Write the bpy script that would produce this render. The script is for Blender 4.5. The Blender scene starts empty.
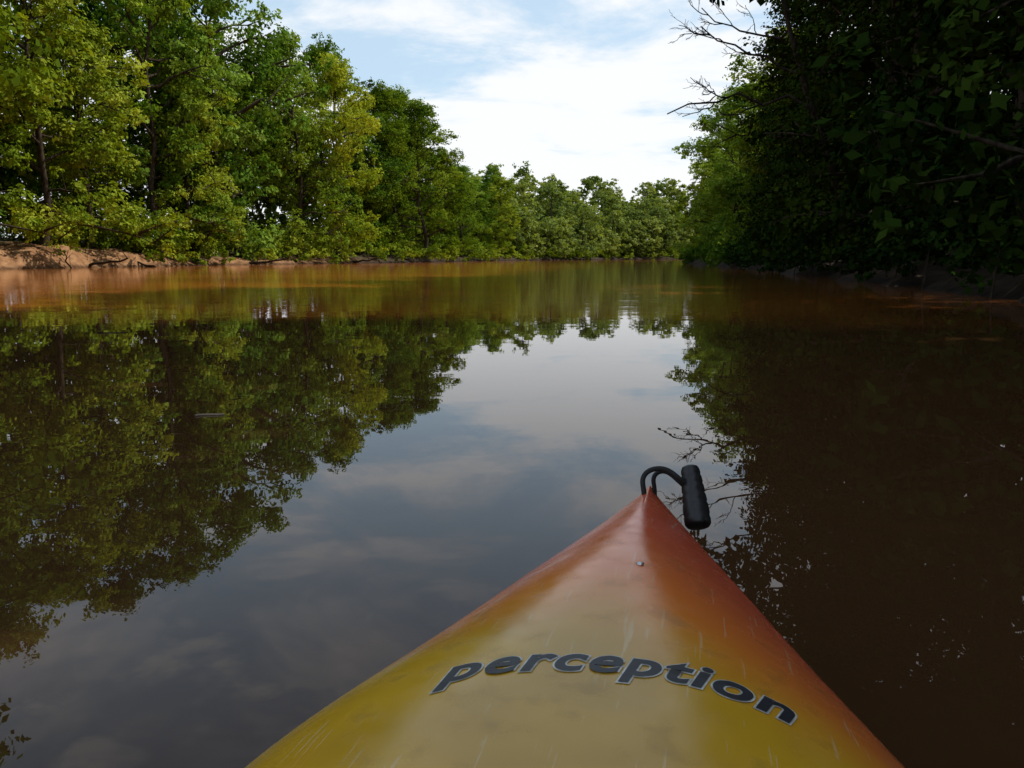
import bpy, bmesh, math, numpy as np
from mathutils import Vector
rng=np.random.default_rng(7)
scene=bpy.context.scene
scene.view_settings.view_transform='Standard'
scene.view_settings.look='None'
scene.view_settings.exposure=0
R=math.radians

# ------------------------------------------------------------ helpers
def link(o):
    scene.collection.objects.link(o); return o
def new_mat(name):
    m=bpy.data.materials.new(name); m.use_nodes=True
    nt=m.node_tree; nt.nodes.clear()
    out=nt.nodes.new('ShaderNodeOutputMaterial')
    return m,nt,out
def N(nt,t,**kw):
    n=nt.nodes.new(t)
    for k,v in kw.items():
        if k.startswith('i_'): n.inputs[k[2:].replace('_',' ')].default_value=v
        else: setattr(n,k,v)
    return n
def ramp(nt,fac,stops,interp='LINEAR'):
    r=nt.nodes.new('ShaderNodeValToRGB'); r.color_ramp.interpolation=interp
    e=r.color_ramp.elements
    while len(e)<len(stops): e.new(0.5)
    for i,(p,c) in enumerate(stops):
        e[i].position=p; e[i].color=(c[0],c[1],c[2],1) if hasattr(c,'__len__') else (c,c,c,1)
    nt.links.new(fac,r.inputs[0]); return r
def math_n(nt,op,a,b=None,c=None,clamp=False):
    n=nt.nodes.new('ShaderNodeMath'); n.operation=op; n.use_clamp=clamp
    for i,v in enumerate((a,b,c)):
        if v is None: continue
        if isinstance(v,(int,float)): n.inputs[i].default_value=v
        else: nt.links.new(v,n.inputs[i])
    return n.outputs[0]
def mixc(nt,f,a,b,mode='MIX'):
    n=nt.nodes.new('ShaderNodeMix'); n.data_type='RGBA'; n.blend_type=mode
    for s,v in ((n.inputs[0],f),(n.inputs[6],a),(n.inputs[7],b)):
        if isinstance(v,(int,float)): s.default_value=v
        elif isinstance(v,tuple): s.default_value=(v[0],v[1],v[2],1)
        else: nt.links.new(v,s)
    return n.outputs[2]
def maprange(nt,v,a,b,c,d,smooth=True):
    n=nt.nodes.new('ShaderNodeMapRange'); 
    if smooth: n.interpolation_type='SMOOTHSTEP'
    nt.links.new(v,n.inputs[0])
    for i,x in enumerate((a,b,c,d)): n.inputs[i+1].default_value=x
    return n.outputs[0]

def quad_mesh(name,V,F,matidx=None,mats=(),attrs=None,smooth=None):
    me=bpy.data.meshes.new(name)
    V=np.asarray(V,dtype=np.float32); F=np.asarray(F,dtype=np.int32)
    me.vertices.add(len(V)); me.vertices.foreach_set('co',V.ravel())
    me.loops.add(F.size); me.loops.foreach_set('vertex_index',F.ravel())
    me.polygons.add(len(F))
    me.polygons.foreach_set('loop_start',np.arange(0,F.size,4,dtype=np.int32))
    for m in mats: me.materials.append(m)
    if matidx is not None: me.polygons.foreach_set('material_index',np.asarray(matidx,dtype=np.int32))
    if smooth is not None: me.polygons.foreach_set('use_smooth',np.asarray(smooth,dtype=bool))
    if attrs:
        for k,a in attrs.items():
            at=me.attributes.new(k,'FLOAT','POINT'); at.data.foreach_set('value',np.asarray(a,dtype=np.float32))
    me.update(calc_edges=True); me.validate()
    return me

class Builder:
    def __init__(s): s.V=[];s.F=[];s.M=[];s.S=[];s.T=[];s.n=0
    def add(s,V,F,m,sm,tint):
        s.V.append(V); s.F.append(F+s.n); s.n+=len(V)
        s.M.append(np.full(len(F),m)); s.S.append(np.full(len(F),sm)); s.T.append(tint)
    def tube(s,P,rad,k=6,m=0):
        P=np.asarray(P,float); n=len(P)
        T=np.gradient(P,axis=0); T/=np.linalg.norm(T,axis=1)[:,None]+1e-9
        ref=np.array([0.31,0.22,0.93]) if abs(T[0,2])<.8 else np.array([1.,.1,0])
        A=np.cross(T,ref); A/=np.linalg.norm(A,axis=1)[:,None]+1e-9
        B=np.cross(T,A)
        th=np.linspace(0,2*np.pi,k,endpoint=False)
        rad=np.asarray(rad,float)
        V=(P[:,None,:]+rad[:,None,None]*(np.cos(th)[None,:,None]*A[:,None,:]+np.sin(th)[None,:,None]*B[:,None,:])).reshape(-1,3)
        i=np.arange(n-1)[:,None]*k; j=np.arange(k)[None,:]; j2=(j+1)%k
        F=np.stack([i+j,i+j2,i+k+j2,i+k+j],-1).reshape(-1,4)
        s.add(V,F,m,True,np.zeros(len(V)))
    def leaves(s,C,nrm,size,rng,m=1,tint=None,asp=.55):
        n=len(C)
        nrm=nrm/(np.linalg.norm(nrm,axis=1)[:,None]+1e-9)
        t=rng.normal(size=(n,3)); t-=nrm*(t*nrm).sum(1)[:,None]; t/=np.linalg.norm(t,axis=1)[:,None]+1e-9
        b=np.cross(nrm,t); L=size*rng.uniform(.6,1.3,n)[:,None]*.5; W=L*asp*rng.uniform(.8,1.3,n)[:,None]
        off=L*.15
        V=np.stack([C-t*L,C+b*W-t*off-nrm*L*.1,C+t*L-nrm*L*.25,C-b*W-t*off-nrm*L*.1],1).reshape(-1,3)
        F=np.arange(4*n).reshape(-1,4)
        if tint is None: tint=rng.random(n)
        s.add(V,F,m,False,np.repeat(tint,4))
    def mesh(s,name,mats):
        return quad_mesh(name,np.concatenate(s.V),np.concatenate(s.F),np.concatenate(s.M),mats,{'tint':np.concatenate(s.T)},np.concatenate(s.S))

def clump(B,c,r,nl,leaf,rng,flat=.75,hue=None):
    ns=max(5,int(nl/14))
    d=rng.normal(size=(ns,3)); d/=np.linalg.norm(d,axis=1)[:,None]
    d[:,2]*=flat
    sub=c+d*r*(rng.random(ns)**.4)[:,None]
    idx=rng.integers(0,ns,nl)
    sp=rng.normal(size=(nl,3))*np.array([1,1,.6])*r*.18
    C=sub[idx]+sp
    out=(C-c)/r
    nrm=out*.9+rng.normal(size=(nl,3))*.45+np.array([0,0,.5])
    h=rng.random() if hue is None else hue
    tint=np.clip(.5*h+.25*rng.random(ns)[idx]+.3*rng.random(nl),0,1)
    B.leaves(C,nrm,leaf,rng,1,tint,.62)

# ------------------------------------------------------------ materials
def leaf_material(name,dark,mid,light,transl=.35):
    m,nt,out=new_mat(name)
    at=N(nt,'ShaderNodeAttribute',attribute_name='tint')
    oi=N(nt,'ShaderNodeObjectInfo')
    f=math_n(nt,'ADD',math_n(nt,'MULTIPLY',at.outputs['Fac'],.65),math_n(nt,'MULTIPLY',oi.outputs['Random'],.42))
    r=ramp(nt,f,[(0.1,dark),(.5,mid),(.95,light)])
    # some trees are bluer / some yellower than others
    w=math_n(nt,'FRACT',math_n(nt,'MULTIPLY',oi.outputs['Random'],7.31))
    tintc=ramp(nt,w,[(0,(.80,.95,1.25)),(.5,(1,1,1)),(1,(1.22,1.05,.8))])
    lc=mixc(nt,1.0,r.outputs[0],tintc.outputs[0],'MULTIPLY')
    p=N(nt,'ShaderNodeBsdfDiffuse')
    nt.links.new(lc,p.inputs[0])
    if transl<=0:
        nt.links.new(p.outputs[0],out.inputs[0]); return m
    t=N(nt,'ShaderNodeBsdfTranslucent')
    tc=mixc(nt,1.0,lc,(1.35,1.3,.4),'MULTIPLY')
    nt.links.new(tc,t.inputs[0])
    ms=N(nt,'ShaderNodeMixShader'); ms.inputs[0].default_value=transl
    nt.links.new(p.outputs[0],ms.inputs[1]); nt.links.new(t.outputs[0],ms.inputs[2])
    nt.links.new(ms.outputs[0],out.inputs[0]); return m
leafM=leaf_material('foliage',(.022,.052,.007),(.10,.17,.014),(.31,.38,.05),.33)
leafF=leaf_material('foliage_far_haze',(.07,.12,.045),(.15,.215,.06),(.29,.34,.09),.33)  # distance haze mixed into the leaf colours, paler and bluer
leafD=leaf_material('foliage_shaded',(.007,.017,.003),(.018,.036,.005),(.040,.066,.009),0)  # right-bank shade put into the leaf colours, a darker copy of the foliage
def bark_material(name,c1,c2):
    m,nt,out=new_mat(name)
    tc=N(nt,'ShaderNodeTexCoord'); mp=N(nt,'ShaderNodeMapping'); mp.inputs['Scale'].default_value=(6,6,1.2)
    nt.links.new(tc.outputs['Object'],mp.inputs[0])
    no=N(nt,'ShaderNodeTexNoise',i_Scale=2.0,i_Detail=4.0); nt.links.new(mp.outputs[0],no.inputs['Vector'])
    r=ramp(nt,no.outputs[0],[(.35,c1),(.65,c2)])
    p=N(nt,'ShaderNodeBsdfDiffuse')
    nt.links.new(r.outputs[0],p.inputs[0])
    nt.links.new(p.outputs[0],out.inputs[0]); return m
bark=bark_material('bark',(.022,.018,.012),(.065,.052,.038))
deadbark=bark_material('dead_bark',(.02,.017,.014),(.06,.05,.04))
paletwig=bark_material('bleached_wood',(.25,.2,.14),(.4,.33,.25))

# ground
groundM,nt,out=new_mat('clay_bank')
tc=N(nt,'ShaderNodeTexCoord'); sep=N(nt,'ShaderNodeSeparateXYZ'); nt.links.new(tc.outputs['Object'],sep.inputs[0])
n1=N(nt,'ShaderNodeTexNoise',i_Scale=.5,i_Detail=6.0); nt.links.new(tc.outputs['Object'],n1.inputs['Vector'])
n2=N(nt,'ShaderNodeTexNoise',i_Scale=2.2,i_Detail=7.0); nt.links.new(tc.outputs['Object'],n2.inputs['Vector'])
clay=ramp(nt,n2.outputs[0],[(.3,(.11,.052,.022)),(.5,(.22,.115,.055)),(.72,(.34,.195,.10))])
darkclay=ramp(nt,n2.outputs[0],[(.3,(.02,.013,.008)),(.7,(.055,.036,.02))])  # darker clay colours, blended in towards the right
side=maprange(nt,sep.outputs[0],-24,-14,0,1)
clayd=mixc(nt,side,clay.outputs[0],darkclay.outputs[0])
wet=maprange(nt,sep.outputs[2],.03,.3,.4,1.0)
clayw=mixc(nt,1.0,clayd,wet,'MULTIPLY')
litter=ramp(nt,n2.outputs[0],[(.35,(.02,.022,.008)),(.6,(.045,.04,.02)),(.75,(.04,.06,.014))])
ycut=math_n(nt,'ABSOLUTE',math_n(nt,'SUBTRACT',sep.outputs[1],52))
cutm=maprange(nt,ycut,8,15,1.0,0)
hz=math_n(nt,'SUBTRACT',math_n(nt,'ADD',sep.outputs[2],math_n(nt,'MULTIPLY',n1.outputs[0],1.6)),cutm)
fz=maprange(nt,hz,1.15,1.8,0,1)
col=mixc(nt,fz,clayw,litter.outputs[0])
p=N(nt,'ShaderNodeBsdfPrincipled'); p.inputs['Roughness'].default_value=.9
p.inputs['Specular IOR Level'].default_value=.15
nt.links.new(col,p.inputs['Base Color'])
b=N(nt,'ShaderNodeBump'); b.inputs['Distance'].default_value=.14; nt.links.new(n2.outputs[0],b.inputs['Height']); nt.links.new(b.outputs[0],p.inputs['Normal'])
nt.links.new(p.outputs[0],out.inputs[0])

# water
waterM,nt,out=new_mat('muddy_water')
tc=N(nt,'ShaderNodeTexCoord'); sep=N(nt,'ShaderNodeSeparateXYZ'); nt.links.new(tc.outputs['Object'],sep.inputs[0])
wob=N(nt,'ShaderNodeTexNoise',i_Scale=.12,i_Detail=3.0); nt.links.new(tc.outputs['Object'],wob.inputs['Vector'])
yy=math_n(nt,'ADD',sep.outputs[1],math_n(nt,'MULTIPLY',math_n(nt,'SUBTRACT',wob.outputs[0],.5),10))
mask=maprange(nt,yy,8,17,.11,1.0)
mp=N(nt,'ShaderNodeMapping'); mp.inputs['Scale'].default_value=(.7,1.2,1); nt.links.new(tc.outputs['Object'],mp.inputs[0])
w1=N(nt,'ShaderNodeTexNoise',i_Scale=1.1,i_Detail=2.0,i_Distortion=.4); nt.links.new(mp.outputs[0],w1.inputs['Vector'])
w2=N(nt,'ShaderNodeTexNoise',i_Scale=5.0,i_Detail=2.0); nt.links.new(mp.outputs[0],w2.inputs['Vector'])
h=math_n(nt,'ADD',math_n(nt,'MULTIPLY',w1.outputs[0],.008),math_n(nt,'MULTIPLY',w2.outputs[0],.0015))
h=math_n(nt,'MULTIPLY',h,mask)
bw=N(nt,'ShaderNodeBump'); bw.inputs['Distance'].default_value=1.0; bw.inputs['Strength'].default_value=1.0
nt.links.new(h,bw.inputs['Height'])
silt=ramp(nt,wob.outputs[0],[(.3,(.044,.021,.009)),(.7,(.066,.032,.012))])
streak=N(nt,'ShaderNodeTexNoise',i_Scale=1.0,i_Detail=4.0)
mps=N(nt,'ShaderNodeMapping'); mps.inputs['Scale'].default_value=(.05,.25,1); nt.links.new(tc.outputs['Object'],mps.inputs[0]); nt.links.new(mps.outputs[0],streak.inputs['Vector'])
sunband=maprange(nt,yy,9,12,0,1)  # sunlit far reach, painted as a brighter rust band in the water colour
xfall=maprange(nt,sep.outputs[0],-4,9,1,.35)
sunband_amt=math_n(nt,'MULTIPLY',math_n(nt,'MULTIPLY',sunband,xfall),maprange(nt,streak.outputs[0],.3,.65,1,.6))
watercol=mixc(nt,sunband_amt,silt.outputs[0],(.42,.125,.018))
p=N(nt,'ShaderNodeBsdfPrincipled'); p.inputs['IOR'].default_value=1.333
nt.links.new(maprange(nt,yy,9,15,.0,.05),p.inputs['Roughness'])
nt.links.new(watercol,p.inputs['Base Color']); nt.links.new(bw.outputs[0],p.inputs['Normal'])
nt.links.new(p.outputs[0],out.inputs[0])

# ------------------------------------------------------------ river + terrain
LB=np.array([(-24,-300),(-25,-50),(-27,0),(-30,25),(-31,49),(-25,70),(-14,95),(-4,125),(8,155),(24,180),(48,196),(300,206)],float)
RB=np.array([(10,-300),(11,-50),(8.5,0),(9,14),(12,30),(15,50),(17,70),(20,92),(28,120),(46,145),(90,158),(300,165)],float)
poly=np.concatenate([LB,RB[::-1]])
def segdist(P,poly):
    d=np.full(len(P),1e9)
    for a,b_ in zip(poly[:-1],poly[1:]):
        ab=b_-a; t=np.clip(((P-a)@ab)/(ab@ab),0,1)
        d=np.minimum(d,np.linalg.norm(P-(a+t[:,None]*ab),axis=1))
    return d
def inside(P,poly):
    c=np.zeros(len(P),bool); n=len(poly); j=n-1
    for i in range(n):
        a,b_=poly[i],poly[j]
        if a[1]!=b_[1]:
            cond=((a[1]>P[:,1])!=(b_[1]>P[:,1]))&(P[:,0]<(b_[0]-a[0])*(P[:,1]-a[1])/(b_[1]-a[1])+a[0])
            c^=cond
        j=i
    return c
def wav(x,y,f,s): return np.sin(x*f+s)*np.cos(y*f*1.13+s*2.1)+.5*np.sin((x+y)*f*2.1+s)*np.cos((x-y)*f*1.9)
def terrain(P):
    x,y=P[:,0],P[:,1]
    d=np.minimum(segdist(P,LB),segdist(P,RB)); d=np.where(inside(P,poly),-d,d)
    d=d+.55*wav(x,y,.55,1.3)+.35*wav(x,y,1.6,.3)
    z=np.interp(d,[-60,-6,-1,0,.5,1.4,3,8,30,300],[-2,-1.6,-.45,0,.3,.6,.9,1.6,2.6,6.0])
    cut=np.exp(-((y-52)/10)**2)*(x<-20)
    z=z+cut*np.interp(d,[0,.4,1.5,6],[0,.5,.8,.4])
    z=z+np.where(d>.3,.16*wav(x,y,1.1,.7)+.06*wav(x,y,3.1,.2),0)*np.clip(d-.3,0,1)
    return z
xs=np.concatenate([-np.geomspace(1500,62,20),np.arange(-60,-15,.45),np.arange(-15,72,.8),np.geomspace(74,1500,20)])
ys=np.concatenate([-np.geomspace(1500,42,18),np.arange(-40,30,.9),np.arange(30,75,.5),np.arange(75,215,.9),np.geomspace(218,2500,22)])
X,Y=np.meshgrid(xs,ys); P=np.stack([X.ravel(),Y.ravel()],1)
Z=terrain(P); nx,ny=len(xs),len(ys)
i=np.arange(ny-1)[:,None]*nx; j=np.arange(nx-1)[None,:]
F=np.stack([i+j,i+j+1,i+nx+j+1,i+nx+j],-1).reshape(-1,4)
link(bpy.data.objects.new('ground',quad_mesh('ground',np.column_stack([P,Z]),F,None,[groundM],None,np.ones(len(F)))))
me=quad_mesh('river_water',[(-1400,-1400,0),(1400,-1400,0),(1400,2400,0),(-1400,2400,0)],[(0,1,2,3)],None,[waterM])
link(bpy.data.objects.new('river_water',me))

# ------------------------------------------------------------ trees
def make_tree(name,seed,H,Rc,nl,lpc,leaf,mats,base=.07,clr=1.5,pexp=1.9,rag=.35):
    g=np.random.default_rng(seed); B=Builder()
    k=9; hs=np.linspace(0,.93*H,k)
    wx=np.cumsum(g.normal(size=(k,2))*.3,0); wx[0]=0
    T=np.column_stack([wx,hs]); T[0,2]=-.8
    tr=np.interp(hs/H,[0,.06,.5,.93],[.34,.23,.13,.03])*H/18
    B.tube(T,tr,8,0)
    for i in range(nl):
        u=base+(.97-base)*((i+.5)/nl)**.95
        p0=np.array([np.interp(u*H,hs,T[:,0]),np.interp(u*H,hs,T[:,1]),min(u*H,.93*H)])
        x=(u-base)/(1-base)
        prof=(1-x**pexp)**.6*(.78+.22*min(1,x/.25))
        az=i*2.399963+g.normal()*.4
        L=Rc*max(.2,prof)*g.uniform(1-rag-.1,1+rag)
        el=g.uniform(.05,.7)+.7*x**2-.3*(x<.15)
        m=6; tt=np.linspace(0,1,m)
        d=np.array([math.cos(az)*math.cos(el),math.sin(az)*math.cos(el),math.sin(el)])
        Pn=p0+d*L*tt[:,None]+np.cumsum(g.normal(size=(m,3))*L*.035,0)*(tt[:,None]>0)
        Pn[:,2]-=L*.14*tt**2
        r0=max(.03,.020*L*H/18)
        B.tube(Pn,np.linspace(r0,.012,m),4,0)
        hue=g.random()
        def cl(c,s=1.):
            rc=clr*g.uniform(.5,1.2)*s
            clump(B,c,rc,int(lpc*rc*rc*g.uniform(.7,1.2)),leaf,g,.8,np.clip(hue+g.normal()*.18,0,1))
        cl(Pn[-1],.8); cl(Pn[3],1.)
        for q in range(3):
            ti=g.uniform(.35,.95); a=np.array([np.interp(ti,tt,Pn[:,c]) for c in range(3)])
            az2=az+g.choice([-1,1])*g.uniform(.5,1.3); e2=g.uniform(-.5,.8); L2=L*g.uniform(.25,.5)
            d2=np.array([math.cos(az2)*math.cos(e2),math.sin(az2)*math.cos(e2),math.sin(e2)])
            Q=a+d2*L2*np.linspace(0,1,4)[:,None]
            B.tube(Q,np.linspace(r0*.5,.008,4),4,0); cl(Q[-1],.7)
    clump(B,T[-1],clr*.8,int(lpc*.8),leaf,g)
    return B.mesh(name,mats)
far=[make_tree('tree_a',11,19,5.6,33,145,.28,[bark,leafM],.04,1.5,2.4,.4),
     make_tree('tree_b',12,19,4.9,35,145,.26,[bark,leafM],.03,1.35,1.7,.45),
     make_tree('tree_c',13,19,6.8,33,130,.31,[bark,leafM],.05,1.65,2.8,.45),
     make_tree('tree_d',14,19,5.2,31,150,.24,[bark,leafM],.03,1.4,2.2,.45),
     make_tree('tree_h',15,19,5.8,35,145,.28,[bark,leafM],.04,1.5,3.2,.4),
     make_tree('tree_i',16,19,6.2,26,150,.27,[bark,leafM],.10,1.6,1.3,.5)]
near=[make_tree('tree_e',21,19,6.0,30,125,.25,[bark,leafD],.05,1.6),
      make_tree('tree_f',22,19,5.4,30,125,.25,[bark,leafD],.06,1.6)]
def walk(pl,step,off,side,g,ymin,ymax,jit):
    seg=np.linalg.norm(np.diff(pl,axis=0),axis=1); cum=np.concatenate([[0],np.cumsum(seg)])
    res=[]; s=0
    while s<cum[-1]:
        x=np.interp(s,cum,pl[:,0]); y=np.interp(s,cum,pl[:,1])
        x2=np.interp(s+1,cum,pl[:,0]); y2=np.interp(s+1,cum,pl[:,1])
        t=np.array([x2-x,y2-y]); t/=np.linalg.norm(t)+1e-9
        n=np.array([-t[1],t[0]])*side
        o=off+g.normal()*jit
        q=np.array([x,y])+n*o
        if ymin<=y<=ymax and q[0]<85: res.append((q[0],q[1],y))
        s+=step*g.uniform(.7,1.3)
    return res
g=np.random.default_rng(5)
def place(q,H,meshes,wide=1.):
    o=bpy.data.objects.new('deciduous_tree',meshes[g.integers(len(meshes))])
    z=terrain(np.array([[q[0],q[1]]]))[0]
    o.location=(q[0],q[1],z-.1); s=H/19; sw=(min(s,1.25)*.7+.3)*wide
    o.scale=(sw*g.uniform(.85,1.12),sw*g.uniform(.85,1.12),s)
    o.rotation_euler=(g.normal()*.04,g.normal()*.04,g.uniform(0,6.28)); link(o)
HL=([0,35,50,60,75,92,110,130,160],[25,28,29,26,24,21.5,18.5,14,11])
for q in walk(LB,6.6,2.6,1,g,20,146,.9):
    place(q,np.interp(q[2],*HL)*g.choice([.42,.60,.8,.95,1.03]),far)
for q in walk(LB,7.0,8.0,1,g,20,146,1.2):
    place(q,np.interp(q[2],*HL)*g.choice([.88,1.0,1.06,1.12] if q[2]<68 else [.75,.88,1.0,1.1]),far)
for q in walk(RB,6.4,3.0,-1,g,-34,112,.6):
    place(q,np.interp(q[2],[-40,25,35,50,60,75,110],[22,23,19,17,14.5,13,12.5])*g.uniform(.88,1.1),near if q[2]<58 else far)
for q in walk(RB,7.2,8.5,-1,g,-30,100,1.0):
    place(q,np.interp(q[2],[-40,30,50,60,75,110],[26,26,20,15,13,13])*g.uniform(.95,1.08),near if q[2]<58 else far)

# distant trees : one object
B=Builder(); gd=np.random.default_rng(31)
def lowtree(x,y,H,Rc,nc=30,lf=.5,npc=80,cs=1.,m=1):
    z=terrain(np.array([[x,y]]))[0]
    B.tube(np.array([[x,y,z-.3],[x+.2,y,z+H*.5],[x,y,z+H*.9]]),[.25,.16,.04],5,0)
    hue=gd.random()
    for k in range(nc):
        u=gd.random()**.8; a=gd.uniform(0,6.28); rr=Rc*(1-u**2.4)**.5*gd.uniform(.4,1.05)
        c=np.array([x+math.cos(a)*rr,y+math.sin(a)*rr,z+.8+u*(H-1)])
        clump(B,c,gd.uniform(1.0,1.8)*cs,npc,lf,gd,.75,np.clip(hue+gd.normal()*.15,0,1))
for off,HH in ((2.5,8.5),(7,11.5),(12,14)):
    for q in walk(LB,5.0,off,1,gd,142,202,.8): lowtree(q[0],q[1],HH*gd.uniform(.65,1.25),gd.uniform(3,5),38,.52,80)
for off in (3,9):
    for q in walk(RB,6,off,-1,gd,110,155,.8):
        if q[0]<75: lowtree(q[0],q[1],11*gd.uniform(.8,1.3),gd.uniform(3,4.5),34,.5,80)
for k in range(46):
    x=gd.uniform(-35,95); y=gd.uniform(208,238); lowtree(x,y,gd.uniform(12,19),6,44,.8,60,1.2)
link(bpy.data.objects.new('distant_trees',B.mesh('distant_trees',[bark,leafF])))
B=Builder()
for q in walk(LB,6.5,15,1,gd,15,146,1.5):
    lowtree(q[0],q[1],(np.interp(q[2],*HL)-5)*gd.uniform(.8,1.0),5.0,38,.75,50,1.4)
for q in walk(RB,7,15,-1,gd,55,110,1.5):
    lowtree(q[0],q[1],11*gd.uniform(.8,1.0),5.0,30,.75,50,1.35)
link(bpy.data.objects.new('forest_trees',B.mesh('forest_trees',[bark,leafM])))

# undergrowth on both banks
def undergrowth(pl,side,ymin,ymax,leaf,lpc,mats,seed,step):
    B=Builder(); gu=np.random.default_rng(seed)
    for off,rz in ((.2,.8),(1.8,1.3),(4,1.7),(7.5,2.2)):
        for q in walk(pl,step,off,side,gu,ymin,ymax,.4):
            if gu.random()<.15: continue
            if side>0 and 43<q[1]<61 and off<3 and q[0]<-20: continue
            z=max(.1,terrain(np.array([[q[0],q[1]]]))[0])
            rc=gu.uniform(.6,1.15)*rz; hue=gu.random()
            for k in range(3):
                c=np.array([q[0]+gu.normal()*.6,q[1]+gu.normal()*.6,z+rc*gu.uniform(.3,1.5)])
                clump(B,c,rc*gu.uniform(.6,1.1),int(lpc*rc*rc)+30,leaf,gu,.85,np.clip(hue+gu.normal()*.1,0,1))
            B.tube(np.array([[q[0],q[1],z-.2],[q[0]+.1,q[1],z+rc*1.2]]),[.03,.01],4,0)
    return B.mesh('bank_undergrowth',mats)
link(bpy.data.objects.new('bank_undergrowth',undergrowth(LB,1,12,195,.30,75,[bark,leafM],41,2.2)))
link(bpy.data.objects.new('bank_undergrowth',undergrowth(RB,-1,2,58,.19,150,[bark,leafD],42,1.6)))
link(bpy.data.objects.new('bank_undergrowth',undergrowth(RB,-1,58,150,.30,75,[bark,leafM],43,2.3)))

# fallen logs / roots on the left bank
gl=np.random.default_rng(9)
for (x,y,L,a,el_,r) in ((-28.6,56,5.5,-.4,.10,.13),(-27.5,60,4,2.6,.2,.1),(-22.5,73,5,-.3,.12,.15),(-16.5,88,5,-.5,.12,.15),(-29.3,53.5,3.2,-1.2,.5,.06)):
    B=Builder(); m=8; tt=np.linspace(-.5,.5,m)
    Pn=np.column_stack([x+math.cos(a)*L*tt,y+math.sin(a)*L*tt,.25+L*tt*math.sin(el_)])+gl.normal(size=(m,3))*.05
    B.tube(Pn,np.linspace(r,r*.45,m),7,0)
    for q in range(4):
        k0=gl.integers(2,m); d=gl.normal(size=3); d[2]=abs(d[2])+.2; d/=np.linalg.norm(d)
        B.tube(np.array([Pn[k0]+d*s_ for s_ in np.linspace(0,gl.uniform(.5,1.3),4)]),np.linspace(r*.35,.012,4),4,0)
    link(bpy.data.objects.new('fallen_log',B.mesh('fallen_log',[bark])))

# dead tree leaning over the water from the right bank
B=Builder(); gt=np.random.default_rng(77)
def branch(p,d,L,r,depth):
    m=7; tt=np.linspace(0,1,m); d=d/np.linalg.norm(d)
    w=np.cumsum(gt.normal(size=(m,3))*L*.045,0); w[0]=0
    Pn=p+d*L*tt[:,None]+w; Pn[:,2]+=L*.06*tt**2
    B.tube(Pn,np.linspace(r,r*.3+.004,m),5 if depth<2 else 4,0)
    if depth>=4: return
    for q in range(4 if depth<3 else 3):
        ti=gt.uniform(.3,1.0); a=np.array([np.interp(ti,tt,Pn[:,c]) for c in range(3)])
        d2=d+gt.normal(size=3)*.55; d2[2]+=.1
        branch(a,d2,L*gt.uniform(.3,.5),max(.008,r*.45),depth+1)
zt=terrain(np.array([[14.,33.]]))[0]
B.tube(np.array([[14.,33,zt-.4],[12.8,32.6,4],[11.3,32,7.0],[10.3,31.6,9.4],[9.8,31.3,11.0]]),[.22,.18,.13,.09,.04],8,0)
for p0,d0,L,r in (((11.6,32,6.3),(-1,-.1,.03),4.8,.07),((11.0,31.8,7.6),(-1,-.2,.2),4.2,.06),((10.4,31.6,9.2),(-1,.1,.3),3.3,.05),((10.0,31.4,10.4),(-1,.1,.5),2.4,.04)):
    branch(np.array(p0,float),np.array(d0,float),L,r,1)
link(bpy.data.objects.new('dead_tree',B.mesh('dead_tree',[deadbark])))

# ------------------------------------------------------------ kayak
def smooth_interp(xk,yk):
    xf=np.linspace(xk[0],xk[-1],800); yf=np.interp(xf,xk,yk)
    w=np.hanning(61); w/=w.sum(); pad=30
    l=yf[0]-(yf[1]-yf[0])*np.arange(pad,0,-1); r=yf[-1]+(yf[-1]-yf[-2])*np.arange(1,pad+1)
    ys_=np.convolve(np.concatenate([l,yf,r]),w,'valid')
    return lambda x: np.interp(x,xf,ys_)
LT=1.63
Wf=smooth_interp([-1.6,-1.45,-1.2,-1.0,-.8,-.5,-.2,.1,.4,.65,.78,.86,1.05,1.245,1.45,1.63],
                 [.010,.08,.17,.235,.29,.345,.37,.388,.388,.375,.349,.320,.243,.170,.088,.014])
SH=smooth_interp([-1.6,-1.3,-.8,0,.8,1.05,1.245,1.45,1.63],[.30,.275,.26,.255,.265,.275,.285,.298,.315])
CR=smooth_interp([-1.6,-1.3,-.8,-.4,.0,.5,.8,1.1,1.35,1.5,1.63],[.012,.05,.08,.07,.09,.125,.112,.098,.07,.046,.020])
PW=smooth_interp([-1.6,-1.2,-.8,.5,.75,1.0,1.25,1.63],[1.3,1.5,2.2,2.7,2.6,1.9,1.4,1.2])
KE=smooth_interp([-1.6,-1.5,-1.2,-.8,.8,1.2,1.42,1.55,1.63],[.16,0,-.085,-.10,-.10,-.085,-.02,.10,.20])
def deckz(s,w):
    x=np.clip(np.abs(w)/np.maximum(Wf(s),1e-4),0,1)
    xx=np.sqrt(x*x+.0016)-.04*1.0+.04*x
    return SH(s)+CR(s)*(1-np.clip(xx,0,1)**PW(s))
ss=np.concatenate([np.linspace(-1.6,1.6,240),np.linspace(1.606,LT,6)])
nd,nh=56,26
ring=[]
for s in ss:
    W=Wf(s); a=np.linspace(-1,1,nd); a=np.sign(a)*np.abs(a)**.92
    w=a*W; zd=deckz(np.full(nd,s),w)
    D=np.column_stack([w,np.full(nd,s),zd])
    th=np.linspace(0,np.pi,nh+2)[1:-1]
    c,sn=np.cos(th),np.sin(th)
    ww=W*1.0*np.sign(c)*np.abs(c)**.7; zz=SH(s)-(SH(s)-KE(s))*np.abs(sn)**.8
    Hh=np.column_stack([ww,np.full(nh,s),zz])
    ring.append(np.concatenate([D,Hh]))
k=nd+nh; V=np.concatenate(ring); ns=len(ss)
last=ring[-1]; cen=last.mean(0)
extra=[]
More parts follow.
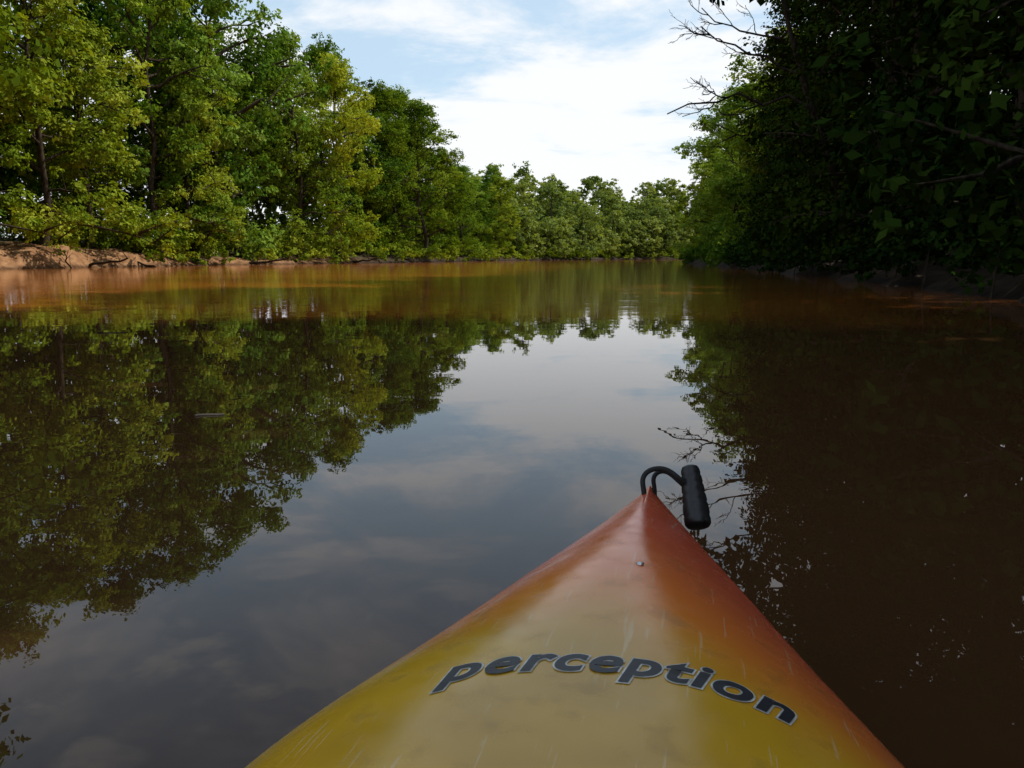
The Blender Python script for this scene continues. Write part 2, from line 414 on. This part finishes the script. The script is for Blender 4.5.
for f,ds in ((.85,.006),(.55,.012),(.05,.015)):
    e=cen+(last-cen)*np.array([f,1,1-(1-f)*.25]); e[:,1]+=ds; extra.append(e)
V=np.concatenate([V]+extra); ns+=3
i=np.arange(ns-1)[:,None]*k; j=np.arange(k)[None,:]; j2=(j+1)%k
F=np.stack([i+j,i+j2,i+k+j2,i+k+j],-1).reshape(-1,4)
ctr=V[F].mean(1)
ec=((ctr[:,1]+.04)/.50)**2+(ctr[:,0]/.245)**2
F=F[~((ec<1)&(ctr[:,2]>SH(ctr[:,1])+.01))]

def plastic():
    m,nt,out=new_mat('kayak_plastic')
    tc=N(nt,'ShaderNodeTexCoord'); sep=N(nt,'ShaderNodeSeparateXYZ'); nt.links.new(tc.outputs['Object'],sep.inputs[0])
    n1=N(nt,'ShaderNodeTexNoise',i_Scale=4.0,i_Detail=3.0); nt.links.new(tc.outputs['Object'],n1.inputs['Vector'])
    n2=N(nt,'ShaderNodeTexNoise',i_Scale=22.0,i_Detail=6.0); nt.links.new(tc.outputs['Object'],n2.inputs['Vector'])
    t=math_n(nt,'ADD',sep.outputs[1],math_n(nt,'MULTIPLY',math_n(nt,'SUBTRACT',n1.outputs[0],.5),.16))
    t=math_n(nt,'ADD',t,math_n(nt,'MULTIPLY',math_n(nt,'MAXIMUM',sep.outputs[0],0),.95))
    t=math_n(nt,'ADD',t,math_n(nt,'MULTIPLY',math_n(nt,'MINIMUM',sep.outputs[0],0),-.25))
    f=maprange(nt,t,.86,1.12,0,1)
    f2=maprange(nt,t,1.00,1.36,0,1)
    yel=mixc(nt,maprange(nt,n1.outputs[0],.35,.7,0,1),(.60,.345,.018),(.47,.265,.02))
    ora=mixc(nt,f2,(.70,.20,.03),(.60,.105,.05))
    c=mixc(nt,f,yel,ora)
    grime=maprange(nt,n2.outputs[0],.54,.74,0,.3)
    c=mixc(nt,grime,c,(.16,.09,.02))
    for rot,sc_,th0 in ((.5,(60,4,10),.66),(-.9,(90,5,10),.68)):
        mp=N(nt,'ShaderNodeMapping'); mp.inputs['Rotation'].default_value=(0,0,rot); mp.inputs['Scale'].default_value=sc_
        nt.links.new(tc.outputs['Object'],mp.inputs[0])
        sc=N(nt,'ShaderNodeTexNoise',i_Scale=2.0,i_Detail=3.0); nt.links.new(mp.outputs[0],sc.inputs['Vector'])
        sf=maprange(nt,sc.outputs[0],th0,th0+.05,0,.4)
        c=mixc(nt,sf,c,(.62,.5,.3))
    p=N(nt,'ShaderNodeBsdfPrincipled'); nt.links.new(c,p.inputs['Base Color'])
    rr=maprange(nt,n2.outputs[0],.3,.7,.17,.30); nt.links.new(rr,p.inputs['Roughness'])
    b=N(nt,'ShaderNodeBump'); b.inputs['Distance'].default_value=.0006; b.inputs['Strength'].default_value=.6
    nt.links.new(n2.outputs[0],b.inputs['Height']); nt.links.new(b.outputs[0],p.inputs['Normal'])
    nt.links.new(p.outputs[0],out.inputs[0]); return m
def simple(name,c,r=.5,metal=0,bump=0,scale=80):
    m,nt,out=new_mat(name); tc=N(nt,'ShaderNodeTexCoord')
    n=N(nt,'ShaderNodeTexNoise',i_Scale=float(scale),i_Detail=4.0); nt.links.new(tc.outputs['Object'],n.inputs['Vector'])
    cc=mixc(nt,maprange(nt,n.outputs[0],.3,.7,0,1),tuple(x*.7 for x in c),tuple(min(1,x*1.25) for x in c))
    p=N(nt,'ShaderNodeBsdfPrincipled'); nt.links.new(cc,p.inputs['Base Color']); p.inputs['Roughness'].default_value=r; p.inputs['Metallic'].default_value=metal
    if bump:
        b=N(nt,'ShaderNodeBump'); b.inputs['Distance'].default_value=bump; nt.links.new(n.outputs[0],b.inputs['Height']); nt.links.new(b.outputs[0],p.inputs['Normal'])
    nt.links.new(p.outputs[0],out.inputs[0]); return m
plasticM=plastic(); rubber=simple('black_rubber',(.012,.012,.013),.42,0,.0006,150)
cordM=simple('black_cord',(.012,.012,.012),.75,0,.001,400)
steel=simple('stainless_steel',(.5,.5,.5),.3,1)
inkB=simple('lettering_black',(.012,.014,.020),.5); inkW=simple('lettering_grey',(.50,.50,.44),.45)
kayak=bpy.data.objects.new('kayak',None); link(kayak)
yaw=R(-13.4)
kayak.location=(-.095,0,0); kayak.rotation_euler=(0,0,yaw)
def part(name,me):
    o=bpy.data.objects.new(name,me); link(o); o.parent=kayak; return o
part('hull',quad_mesh('hull',V,F,None,[plasticM],None,np.ones(len(F))))
B=Builder(); th=np.linspace(0,2*np.pi,97)
def ell(a,b_,dz,zf=None):
    w=b_*np.cos(th); s=-.04+a*np.sin(th)
    z=deckz(s,w)+dz if zf is None else np.full(len(th),zf)
    return np.column_stack([w,s,z])
loops=[ell(.545,.285,.002),ell(.545,.285,.016),ell(.53,.27,.024),ell(.50,.243,.024),ell(.485,.23,.012),ell(.48,.225,0,.2),ell(.47,.215,0,.08),ell(.42,.17,0,.03),ell(.01,.005,0,.03)]
Vc=np.concatenate(loops); m_=len(th)
i=np.arange(len(loops)-1)[:,None]*m_; j=np.arange(m_-1)[None,:]
Fc=np.stack([i+j,i+j+1,i+m_+j+1,i+m_+j],-1).reshape(-1,4)
part('cockpit',quad_mesh('cockpit',Vc,Fc,None,[rubber],None,np.ones(len(Fc))))
sw=np.linspace(-1,1,17); sp=[(.12,.11),(.0,.075),(-.15,.07),(-.26,.09),(-.30,.16),(-.33,.26),(-.35,.33)]
Vs=np.array([[x*.19,s,z+.035*x*x] for s,z in sp for x in sw]); i=np.arange(len(sp)-1)[:,None]*17; j=np.arange(16)[None,:]
Fs=np.stack([i+j,i+j+1,i+18+j,i+17+j],-1).reshape(-1,4)
so=part('seat',quad_mesh('seat',Vs,Fs,None,[rubber],None,np.ones(len(Fs)))); md=so.modifiers.new('t','SOLIDIFY'); md.thickness=.02

def lettering(name,offset):
    cu=bpy.data.curves.new(name,'FONT'); cu.body='perception'; cu.shear=.22; cu.offset=offset; cu.size=1; cu.resolution_u=8; cu.space_character=1.10
    o=bpy.data.objects.new(name+'_tmp',cu); link(o); dg=bpy.context.evaluated_depsgraph_get()
    me=bpy.data.meshes.new_from_object(o.evaluated_get(dg)); bpy.data.objects.remove(o)
    me.name=name
    n=len(me.vertices); co=np.empty(n*3,np.float32); me.vertices.foreach_get('co',co); return me,co.reshape(-1,3)
meB,cB=lettering('lettering',.026)
x0,x1=cB[:,0].min(),cB[:,0].max()
def wrap(me,co,lift,mat,name):
    w0=-.160+(co[:,0]-x0)/(x1-x0)*.353
    hgt=co[:,1]*.072
    slope=-.040*2*w0/.04+.06
    s=.746+.040*(1-(w0/.2)**2)+.11*w0+hgt
    w=w0-slope*hgt*.35
    z=deckz(s,w)+lift
    out=np.column_stack([w,s,z]).astype(np.float32); me.vertices.foreach_set('co',out.ravel()); me.materials.clear(); me.materials.append(mat); me.update()
    part(name,me)
wrap(meB,cB,.0014,inkB,'lettering')
meW,cW=lettering('lettering_outline',.054); wrap(meW,cW,.0009,inkW,'lettering_outline')

bm=bmesh.new(); bmesh.ops.create_uvsphere(bm,u_segments=20,v_segments=10,radius=.0055)
for v in bm.verts: v.co.z*=.4
me=bpy.data.meshes.new('screw'); bm.to_mesh(me); bm.free(); me.materials.append(steel); me.polygons.foreach_set('use_smooth',np.ones(len(me.polygons),bool))
o=part('screw',me); o.location=(.020,1.10,float(deckz(np.array([1.10]),np.array([.020]))[0])+.001)

ca,sa=math.cos(-yaw),math.sin(-yaw)
def loc(p):
    x,y,z=p[0]+.095,p[1],p[2]; return np.array([ca*x-sa*y,sa*x+ca*y,z])
top=loc((.355,1.552,.386)); bot=loc((.358,1.470,.284))
B=Builder(); ax=bot-top
prof=[(0,.001),(.01,.009),(.035,.0150),(.07,.0170),(.12,.0180),(.16,.0172),(.20,.0190),(.27,.0200),(.30,.0186),(.34,.0205),(.42,.0213),(.45,.0198),(.49,.0218),(.57,.0227),(.60,.0212),(.64,.0232),(.76,.0240),(.82,.0227),(.86,.0240),(.93,.0237),(.97,.0205),(.99,.012),(1,.001)]
B.tube(np.array([top+ax*t for t,_ in prof]),[r*1.06 for _,r in prof],28,0)
part('toggle_handle',quad_mesh('toggle_handle',np.concatenate(B.V),np.concatenate(B.F),None,[rubber],None,np.ones(len(np.concatenate(B.F)))))
def cord(name,pts,r):
    cu=bpy.data.curves.new(name,'CURVE'); cu.dimensions='3D'; cu.bevel_depth=r; cu.bevel_resolution=5; cu.resolution_u=10; cu.use_fill_caps=True
    sp=cu.splines.new('NURBS'); sp.points.add(len(pts)-1); sp.order_u=4; sp.use_endpoint_u=True
    for q,p_ in zip(sp.points,pts): q.co=(*p_,1)
    cu.materials.append(cordM); part(name,cu)
mid=top+ax*.38
tz=float(deckz(np.array([1.57]),np.array([0.]))[0])
cord('cord_loop',[(-.004,1.545,tz-.03),(-.004,1.543,tz+.004),(-.014,1.55,tz+.026),(-.002,1.565,tz+.044),(.025,1.575,tz+.048),(.045,1.575,tz+.040),(.06,1.57,tz+.028),tuple(mid+np.array([-.012,.0,.008])),tuple(mid)],.0050)
cord('cord_return',[(.012,1.59,tz-.03),(.014,1.588,tz-.002),(.006,1.585,tz+.018),(.014,1.59,tz+.034),(.032,1.595,tz+.037),(.05,1.585,tz+.028),(.062,1.578,tz+.018),tuple(mid+np.array([-.006,.006,-.006]))],.0045)

gf=np.random.default_rng(3)
for (x,y,L,a,r,mt) in ((-1.54,3.99,.15,.15,.007,paletwig),(1.3,4.6,.10,.3,.003,deadbark),(-1.95,1.9,.06,.5,.003,deadbark),(-4.2,8.4,.3,.2,.006,deadbark)):
    B=Builder(); m=6; tt=np.linspace(-.5,.5,m)
    Pn=np.column_stack([x+math.cos(a)*L*tt,y+math.sin(a)*L*tt,np.full(m,.004)])+gf.normal(size=(m,3))*np.array([.01,.01,.001])*L*4
    B.tube(Pn,np.linspace(r,r*.5,m),5,0)
    link(bpy.data.objects.new('floating_twig',quad_mesh('floating_twig',np.concatenate(B.V),np.concatenate(B.F),None,[mt],None,None)))

# ------------------------------------------------------------ light
az,el=R(78),R(50)
w=bpy.data.worlds.new('World'); scene.world=w; w.use_nodes=True; nt=w.node_tree; nt.nodes.clear()
out=N(nt,'ShaderNodeOutputWorld'); bg=N(nt,'ShaderNodeBackground'); bg.inputs[1].default_value=.145
sky=N(nt,'ShaderNodeTexSky'); sky.sky_type='NISHITA'; sky.sun_disc=False; sky.sun_elevation=el; sky.sun_rotation=az
tc=N(nt,'ShaderNodeTexCoord'); sep=N(nt,'ShaderNodeSeparateXYZ'); nt.links.new(tc.outputs['Generated'],sep.inputs[0])
zz=math_n(nt,'ADD',math_n(nt,'MAXIMUM',sep.outputs[2],0),.12)
cx=math_n(nt,'DIVIDE',sep.outputs[0],zz); cy=math_n(nt,'DIVIDE',sep.outputs[1],zz)
cb=N(nt,'ShaderNodeCombineXYZ'); nt.links.new(cx,cb.inputs[0]); nt.links.new(cy,cb.inputs[1])
mp=N(nt,'ShaderNodeMapping'); mp.inputs['Scale'].default_value=(.9,1.2,1); mp.inputs['Location'].default_value=(.3,.2,0); nt.links.new(cb.outputs[0],mp.inputs[0])
cn=N(nt,'ShaderNodeTexNoise',i_Scale=1.5,i_Detail=8.0,i_Roughness=.6,i_Distortion=.4); nt.links.new(mp.outputs[0],cn.inputs['Vector'])
cn2=N(nt,'ShaderNodeTexNoise',i_Scale=5.0,i_Detail=6.0,i_Roughness=.6,i_Distortion=.3); nt.links.new(mp.outputs[0],cn2.inputs['Vector'])
low=maprange(nt,sep.outputs[2],.05,.36,.24,.03)
right=maprange(nt,sep.outputs[0],-.1,.25,0,.06)
veil=maprange(nt,sep.outputs[2],.35,.75,.62,.22)
hi=math_n(nt,'MULTIPLY',maprange(nt,sep.outputs[2],.32,.45,0,1),maprange(nt,cn2.outputs[0],.50,.70,0,.8))
cf=maprange(nt,math_n(nt,'ADD',math_n(nt,'ADD',cn.outputs[0],low),right),.49,.70,0,.96)
cf=math_n(nt,'MAXIMUM',cf,hi)
base=mixc(nt,veil,sky.outputs[0],(4.8,6.2,7.3))
cc=mixc(nt,cf,base,(6.9,7.0,7.15))
nt.links.new(cc,bg.inputs[0]); nt.links.new(bg.outputs[0],out.inputs[0])
sl=bpy.data.lights.new('sun','SUN'); sl.energy=5.0; sl.angle=R(.5); sl.color=(1,.94,.84)
so=bpy.data.objects.new('sun',sl); link(so)
dirv=Vector((math.cos(el)*math.sin(az),math.cos(el)*math.cos(az),math.sin(el)))
so.rotation_euler=dirv.to_track_quat('Z','Y').to_euler()

cam=bpy.data.cameras.new('camera'); cam.lens=28.1; cam.sensor_width=36; cam.clip_start=.05; cam.clip_end=6000
co=bpy.data.objects.new('camera',cam); link(co); co.location=(0,0,.8); co.rotation_euler=(R(90-9.1),0,0); scene.camera=co
